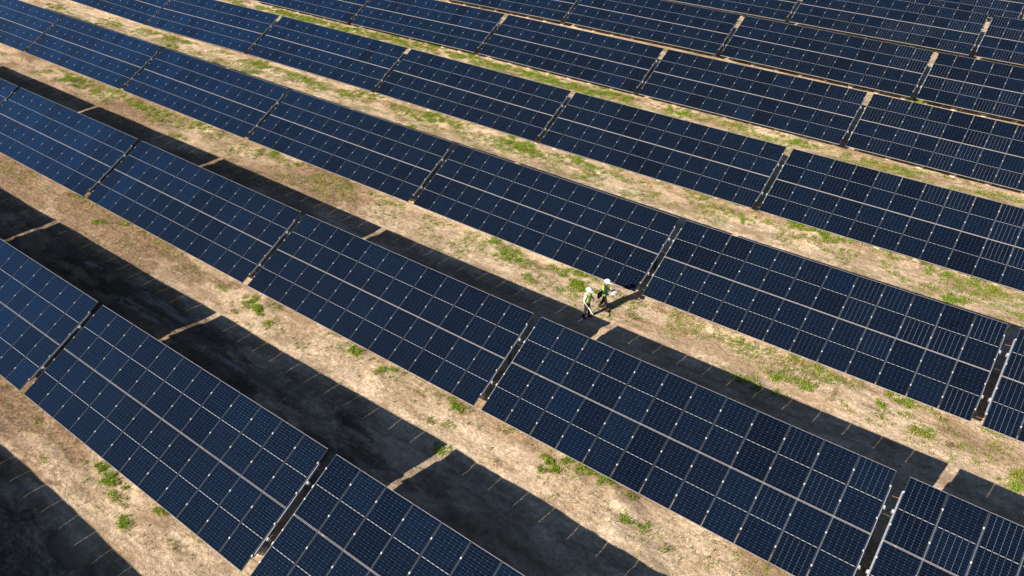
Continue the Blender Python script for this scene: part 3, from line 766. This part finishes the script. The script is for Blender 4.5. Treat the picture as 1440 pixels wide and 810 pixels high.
def person(x, y, face, J, label, vest_m, sleeve_m, hat_tilt=0.12):
    """J: joint positions in the figure's own frame: +x forward, +y to its left, z up"""
    z = float(ground_z(x, y) + relief(np.array([x]), np.array([y]))[0])
    V = {k: Vector(v) for k, v in J.items() if isinstance(v, tuple)}
    names = ['pel', 'spi', 'che', 'nec', 'hed', 'shL', 'elL', 'wrL', 'shR', 'elR', 'wrR', 'hpL', 'knL', 'anL', 'toL', 'hpR', 'knR', 'anR', 'toR']
    rad = dict(pel=(.15, .10), spi=(.13, .095), che=(.115, .085), nec=.050, hed=.05, shL=.050, elL=.038, wrL=.026, shR=.050, elR=.038, wrR=.026,
               hpL=.080, knL=.054, anL=.030, toL=.020, hpR=.080, knR=.054, anR=.030, toR=.020)
    ed = [('pel', 'spi'), ('spi', 'che'), ('che', 'nec'), ('nec', 'hed'), ('che', 'shL'), ('shL', 'elL'), ('elL', 'wrL'), ('che', 'shR'), ('shR', 'elR'), ('elR', 'wrR'),
          ('pel', 'hpL'), ('hpL', 'knL'), ('knL', 'anL'), ('anL', 'toL'), ('pel', 'hpR'), ('hpR', 'knR'), ('knR', 'anR'), ('anR', 'toR')]
    idx_ = {n: i for i, n in enumerate(names)}
    def chain(keys_, rr, extra=None):
        ks = list(dict.fromkeys(k for e in keys_ for k in e))
        pts = [V[k] for k in ks]
        return (pts, [rr[k] for k in ks], [(ks.index(a), ks.index(b)) for a, b in keys_])
    isl = [chain(ed, rad)]
    for sd_, s in (('L', 1), ('R', -1)):
        d = (V['wr' + sd_] - V['el' + sd_]).normalized()
        pn = Vector(J['pn' + sd_])
        isl += hand(V['wr' + sd_] + d * .01, d, pn, J.get('th' + sd_, s))
    bm = skin_mesh(isl, 1)
    hd = V['hed']; hc = hd + Vector((.012, 0, .055))
    ellipsoid(bm, hc, (.098, .078, .118))
    ellipsoid(bm, hc + Vector((.055, 0, -.055)), (.045, .050, .055), 12, 8)      # jaw
    ellipsoid(bm, hc + Vector((.104, 0, -.012)), (.020, .013, .026), 8, 6)        # nose
    ellipsoid(bm, hc + Vector((.094, 0, -.058)), (.014, .026, .009), 8, 6)        # lips
    for s in (-1, 1):
        ellipsoid(bm, hc + Vector((0, .080 * s, -.010)), (.022, .010, .034), 8, 6)  # ear
        ellipsoid(bm, hc + Vector((.086, .032 * s, .020)), (.012, .022, .007), 8, 6)  # brow
    me = remesh(bm, .0065)
    me.materials.append(M_skin)
    root = bpy.data.objects.new('person', me)
    COL.objects.link(root)
    root.location = (x, y, z); root.rotation_euler = (0, 0, face)
    tag(root, label, 'person')
    # eyes
    b = bmesh.new()
    for s in (-1, 1): ellipsoid(b, hc + Vector((.089, .030 * s, .006)), (.010, .013, .008), 8, 6)
    obj('eyes', b, M_hair, root)
    # hair: nape and sides showing under the hat
    b = bmesh.new(); ellipsoid(b, hc + Vector((-.018, 0, .006)), (.094, .084, .112), 16, 10, -.55)
    obj('hair', b, M_hair, root)
    # sleeves / jacket
    big = lambda q, k: tuple(c * k for c in q) if isinstance(q, tuple) else q * k
    jk = {k: big(v, 1.22) for k, v in rad.items()}
    jk.update(nec=.062, wrL=.038, wrR=.038, elL=.052, elR=.052, shL=.078, shR=.078, che=(.165, .125))
    for s in 'LR': V['cf' + s] = V['wr' + s].lerp(V['el' + s], .05); jk['cf' + s] = .039
    V['hem'] = V['pel'] + Vector((0, 0, .02)); jk['hem'] = (.150, .112)
    V['col'] = V['nec'].lerp(V['che'], .25); jk['col'] = .066
    b = skin_mesh([chain([('hem', 'spi'), ('spi', 'che'), ('che', 'col'), ('che', 'shL'), ('shL', 'elL'), ('elL', 'cfL'), ('che', 'shR'), ('shR', 'elR'), ('elR', 'cfR')], jk)], 2)
    for s in 'LR': ellipsoid(b, V['sh' + s] + Vector((0, 0, -.01)), (.088, .080, .085))
    ellipsoid(b, V['che'] + Vector((0, 0, .03)), (.130, .19, .14))
    obj('jacket' if sleeve_m is M_dark else 'shirt', b, sleeve_m, root)
    # trousers
    V['wst'] = V['pel'].lerp(V['spi'], .45)
    tr = dict(wst=(.135, .100), pel=(.145, .108), hpL=.105, knL=.078, hmL=.066, hpR=.105, knR=.078, hmR=.066)
    for s in 'LR': V['hm' + s] = V['an' + s] + Vector((0, 0, .015))
    b = skin_mesh([chain([('wst', 'pel'), ('pel', 'hpL'), ('hpL', 'knL'), ('knL', 'hmL'), ('pel', 'hpR'), ('hpR', 'knR'), ('knR', 'hmR')], tr)], 2)
    ellipsoid(b, V['pel'] + Vector((0, 0, .06)), (.135, .178, .13))
    obj('trousers', b, M_trous, root)
    # boots
    for s in 'LR':
        a, t_ = V['an' + s], V['to' + s]
        fd = Vector((t_.x - a.x, t_.y - a.y, 0)).normalized()
        flat = Vector((a.x, a.y, max(.05, a.z - .03)))
        b = skin_mesh([([a + Vector((0, 0, .10)), a, flat + fd * .02, flat.lerp(t_, .55) + Vector((0, 0, .012)), t_ + fd * .03 + Vector((0, 0, .012))],
                        [.058, .056, .060, .052, .042], [(0, 1), (1, 2), (2, 3), (3, 4)]),
                       ([flat - fd * .055, flat + fd * .02], [.048, .052], [(0, 1)])], 2)
        for v in b.verts: v.co.z = max(v.co.z, .002)
        obj('boot', b, M_boot, root)
    # safety vest: open-armed shell round the torso
    b = bmesh.new()
    pel, spi, che = V['pel'], V['spi'], V['che']
    def centre(zz):
        if zz < spi.z: return pel.lerp(spi, (zz - pel.z) / (spi.z - pel.z))
        return spi.lerp(che, (zz - spi.z) / (che.z - spi.z))
    prof = [(pel.z + .02, .158, .212), (spi.z - .04, .152, .200), (spi.z + .08, .155, .200), (che.z - .06, .162, .205), (che.z + .03, .160, .208), (che.z + .085, .135, .200), (che.z + .125, .09, .135)]
    rings = []
    nseg = 28
    for zz, rx_, ry_ in prof:
        c = centre(zz)
        rings.append([b.verts.new((c.x + rx_ * math.copysign(abs(math.cos(a)) ** .8, math.cos(a)), c.y + ry_ * math.copysign(abs(math.sin(a)) ** .8, math.sin(a)), zz + .006 * math.sin(a * 5 + zz * 40)))
                      for a in [2 * math.pi * k / nseg for k in range(nseg)]])
    for p_, q_ in zip(rings, rings[1:]):
        for k in range(nseg):
            f = b.faces.new((p_[k], p_[(k + 1) % nseg], q_[(k + 1) % nseg], q_[k])); f.smooth = True
    vest = obj('safety_vest', b, vest_m, root)
    sm = vest.modifiers.new('thick', 'SOLIDIFY'); sm.thickness = .006
    for zz, rx_, ry_ in ((spi.z - .02, .163, .212), (che.z - .07, .172, .216)):
        c = centre(zz); b = bmesh.new(); rr = []
        for dz, k in ((-.026, 1.0), (.026, 1.0)):
            rr.append([b.verts.new((c.x + rx_ * k * math.copysign(abs(math.cos(a)) ** .8, math.cos(a)), c.y + ry_ * k * math.copysign(abs(math.sin(a)) ** .8, math.sin(a)), zz + dz)) for a in [2 * math.pi * q / nseg for q in range(nseg)]])
        for k in range(nseg):
            b.faces.new((rr[0][k], rr[0][(k + 1) % nseg], rr[1][(k + 1) % nseg], rr[1][k]))
        o_ = obj('reflective_stripe', b, M_refl, vest)
        s_ = o_.modifiers.new('thick', 'SOLIDIFY'); s_.thickness = .004
    # hard hat
    b = bmesh.new()
    C0 = hc + Vector((-.004, 0, .035))
    ellipsoid(b, C0, (.142, .118, .112), 24, 10, 0.0)
    n = 28
    ro, ri = [], []
    for k in range(n):
        a = 2 * math.pi * k / n
        e = .018 + (.058 * max(0, math.cos(a)) ** 2)
        ro.append(((.142 + e) * math.cos(a), (.118 + e * .8) * math.sin(a), -.010 - .012 * max(0, math.cos(a))))
        ri.append((.136 * math.cos(a), .112 * math.sin(a), .004))
    for lay in (0, 1):
        o2 = [b.verts.new(C0 + Vector((p_[0], p_[1], p_[2] - lay * .005))) for p_ in ro]
        i2 = [b.verts.new(C0 + Vector((p_[0], p_[1], p_[2] - lay * .005))) for p_ in ri]
        for k in range(n): b.faces.new((i2[k], o2[k], o2[(k + 1) % n], i2[(k + 1) % n]))
    tube(b, [C0 + Vector((.130 * math.cos(t), 0, .112 * math.sin(t) + .003)) for t in [R(20 + 14 * q) for q in range(11)]], .011, 6)
    bmesh.ops.rotate(b, verts=b.verts, cent=C0, matrix=Matrix.Rotation(hat_tilt, 3, 'Y'))
    obj('hard_hat', b, M_hat, root)
    return root

# worker reading an open plan, walking towards the right of the photo
F1 = math.atan2(.36, .93)
J1 = dict(pel=(0, 0, .95), spi=(.01, 0, 1.13), che=(.035, 0, 1.34), nec=(.05, 0, 1.50), hed=(.085, 0, 1.585),
          shL=(.04, .195, 1.43), elL=(.02, .25, 1.15), wrL=(.24, .17, 1.05), shR=(.04, -.195, 1.43), elR=(.02, -.25, 1.15), wrR=(.24, -.17, 1.05),
          hpL=(0, .095, .88), knL=(-.05, .11, .48), anL=(-.24, .12, .10), toL=(-.12, .13, .035), hpR=(0, -.095, .88), knR=(.10, -.10, .49), anR=(.12, -.11, .08), toR=(.27, -.12, .03),
          pnL=(0, -.5, .8), pnR=(0, .5, .8), thL=-1, thR=1)
w1 = person(65.44, 16.62, F1, J1, 'worker in white hard hat and green vest over a dark jacket, reading an open plan', M_vest, M_dark)
# worker with a rolled paper, seen from behind the shoulder
F2 = math.atan2(.10, 1.0)
J2 = dict(pel=(0, 0, .93), spi=(.005, 0, 1.11), che=(.02, 0, 1.31), nec=(.03, 0, 1.46), hed=(.06, 0, 1.545),
          shL=(.02, .19, 1.40), elL=(.04, .25, 1.14), wrL=(.22, .20, 1.00), shR=(.02, -.19, 1.40), elR=(-.03, -.25, 1.13), wrR=(.10, -.25, .92),
          hpL=(0, .09, .86), knL=(.07, .10, .47), anL=(.06, .11, .08), toL=(.20, .13, .03), hpR=(0, -.09, .86), knR=(-.01, -.11, .47), anR=(-.10, -.12, .08), toR=(.04, -.14, .03),
          pnL=(.2, -.9, .2), pnR=(0, 1, .1), thL=1, thR=-1)
w2 = person(65.06, 15.72, F2, J2, 'worker in white hard hat, yellow-green vest and pale sleeves, holding a rolled paper', M_vest2, M_white)

def place_at(o, person_obj, local, face, rot=(0, 0, 0)):
    m = Matrix.Translation(person_obj.location) @ Matrix.Rotation(face, 4, 'Z') @ Matrix.Translation(Vector(local))
    o.location = m.translation
    o.rotation_euler = (rot[0], rot[1], rot[2] + face)
# open plan
b = bmesh.new()
gr = []
for i in range(13):
    row = []
    for k in range(9):
        u, v = -1 + 2 * k / 8, i / 12
        row.append(b.verts.new((-.02 + v * .29, u * .21, .03 * abs(u) ** 1.5 + .035 * math.sin(v * 3) - .06 * v * v)))
    gr.append(row)
for i in range(12):
    for k in range(8):
        f = b.faces.new((gr[i][k], gr[i + 1][k], gr[i + 1][k + 1], gr[i][k + 1])); f.smooth = True
plan = obj('paper_plan', b, M_plan)
sm = plan.modifiers.new('thick', 'SOLIDIFY'); sm.thickness = .002
place_at(plan, w1, (.31, 0, 1.075), F1)
tag(plan, 'open white and blue printed plan held by the worker on the right', 'paper')
# rolled paper: rolled sheet, open ends
b = bmesh.new()
n = 40; ra = []
for e in (-.17, .43):
    ra.append([b.verts.new((e, (.020 + .006 * k / n) * math.cos(k / n * 4.2 * math.pi), (.020 + .006 * k / n) * math.sin(k / n * 4.2 * math.pi))) for k in range(n + 1)])
for k in range(n):
    f = b.faces.new((ra[0][k], ra[1][k], ra[1][k + 1], ra[0][k + 1])); f.smooth = True
roll = obj('rolled_paper', b, M_paper)
sm = roll.modifiers.new('thick', 'SOLIDIFY'); sm.thickness = .0012
dr = (Vector(J2['wrR']) - Vector(J2['elR'])).normalized()
place_at(roll, w2, tuple(Vector(J2['wrR']) + dr * .10 + Vector((0, .035, 0))), F2, (0, R(30), R(-25)))
tag(roll, 'white rolled-up paper held low by the worker on the left', 'paper')
# navy shoulder bag
b = bmesh.new()
box(b, -.16, .16, -.055, .055, -.17, .13)
bmesh.ops.bevel(b, geom=list(b.edges), offset=.03, segments=3, affect='EDGES')
bag = obj('shoulder_bag', b, M_navy)
b = bmesh.new(); box(b, -.165, .165, -.062, -.056, -.02, .125)
obj('flap', b, M_navy, bag)
b = bmesh.new()
tube(b, [(-.12, 0, .12), (-.09, 0, .22), (0, 0, .28), (.09, 0, .22), (.12, 0, .12)], .012, 8)
obj('strap', b, M_navy, bag)
place_at(bag, w1, (-.20, -.14, .98), F1, (0, 0, R(65)))
tag(bag, 'navy shoulder bag hanging at the hip of the worker with the open plan', 'bag')
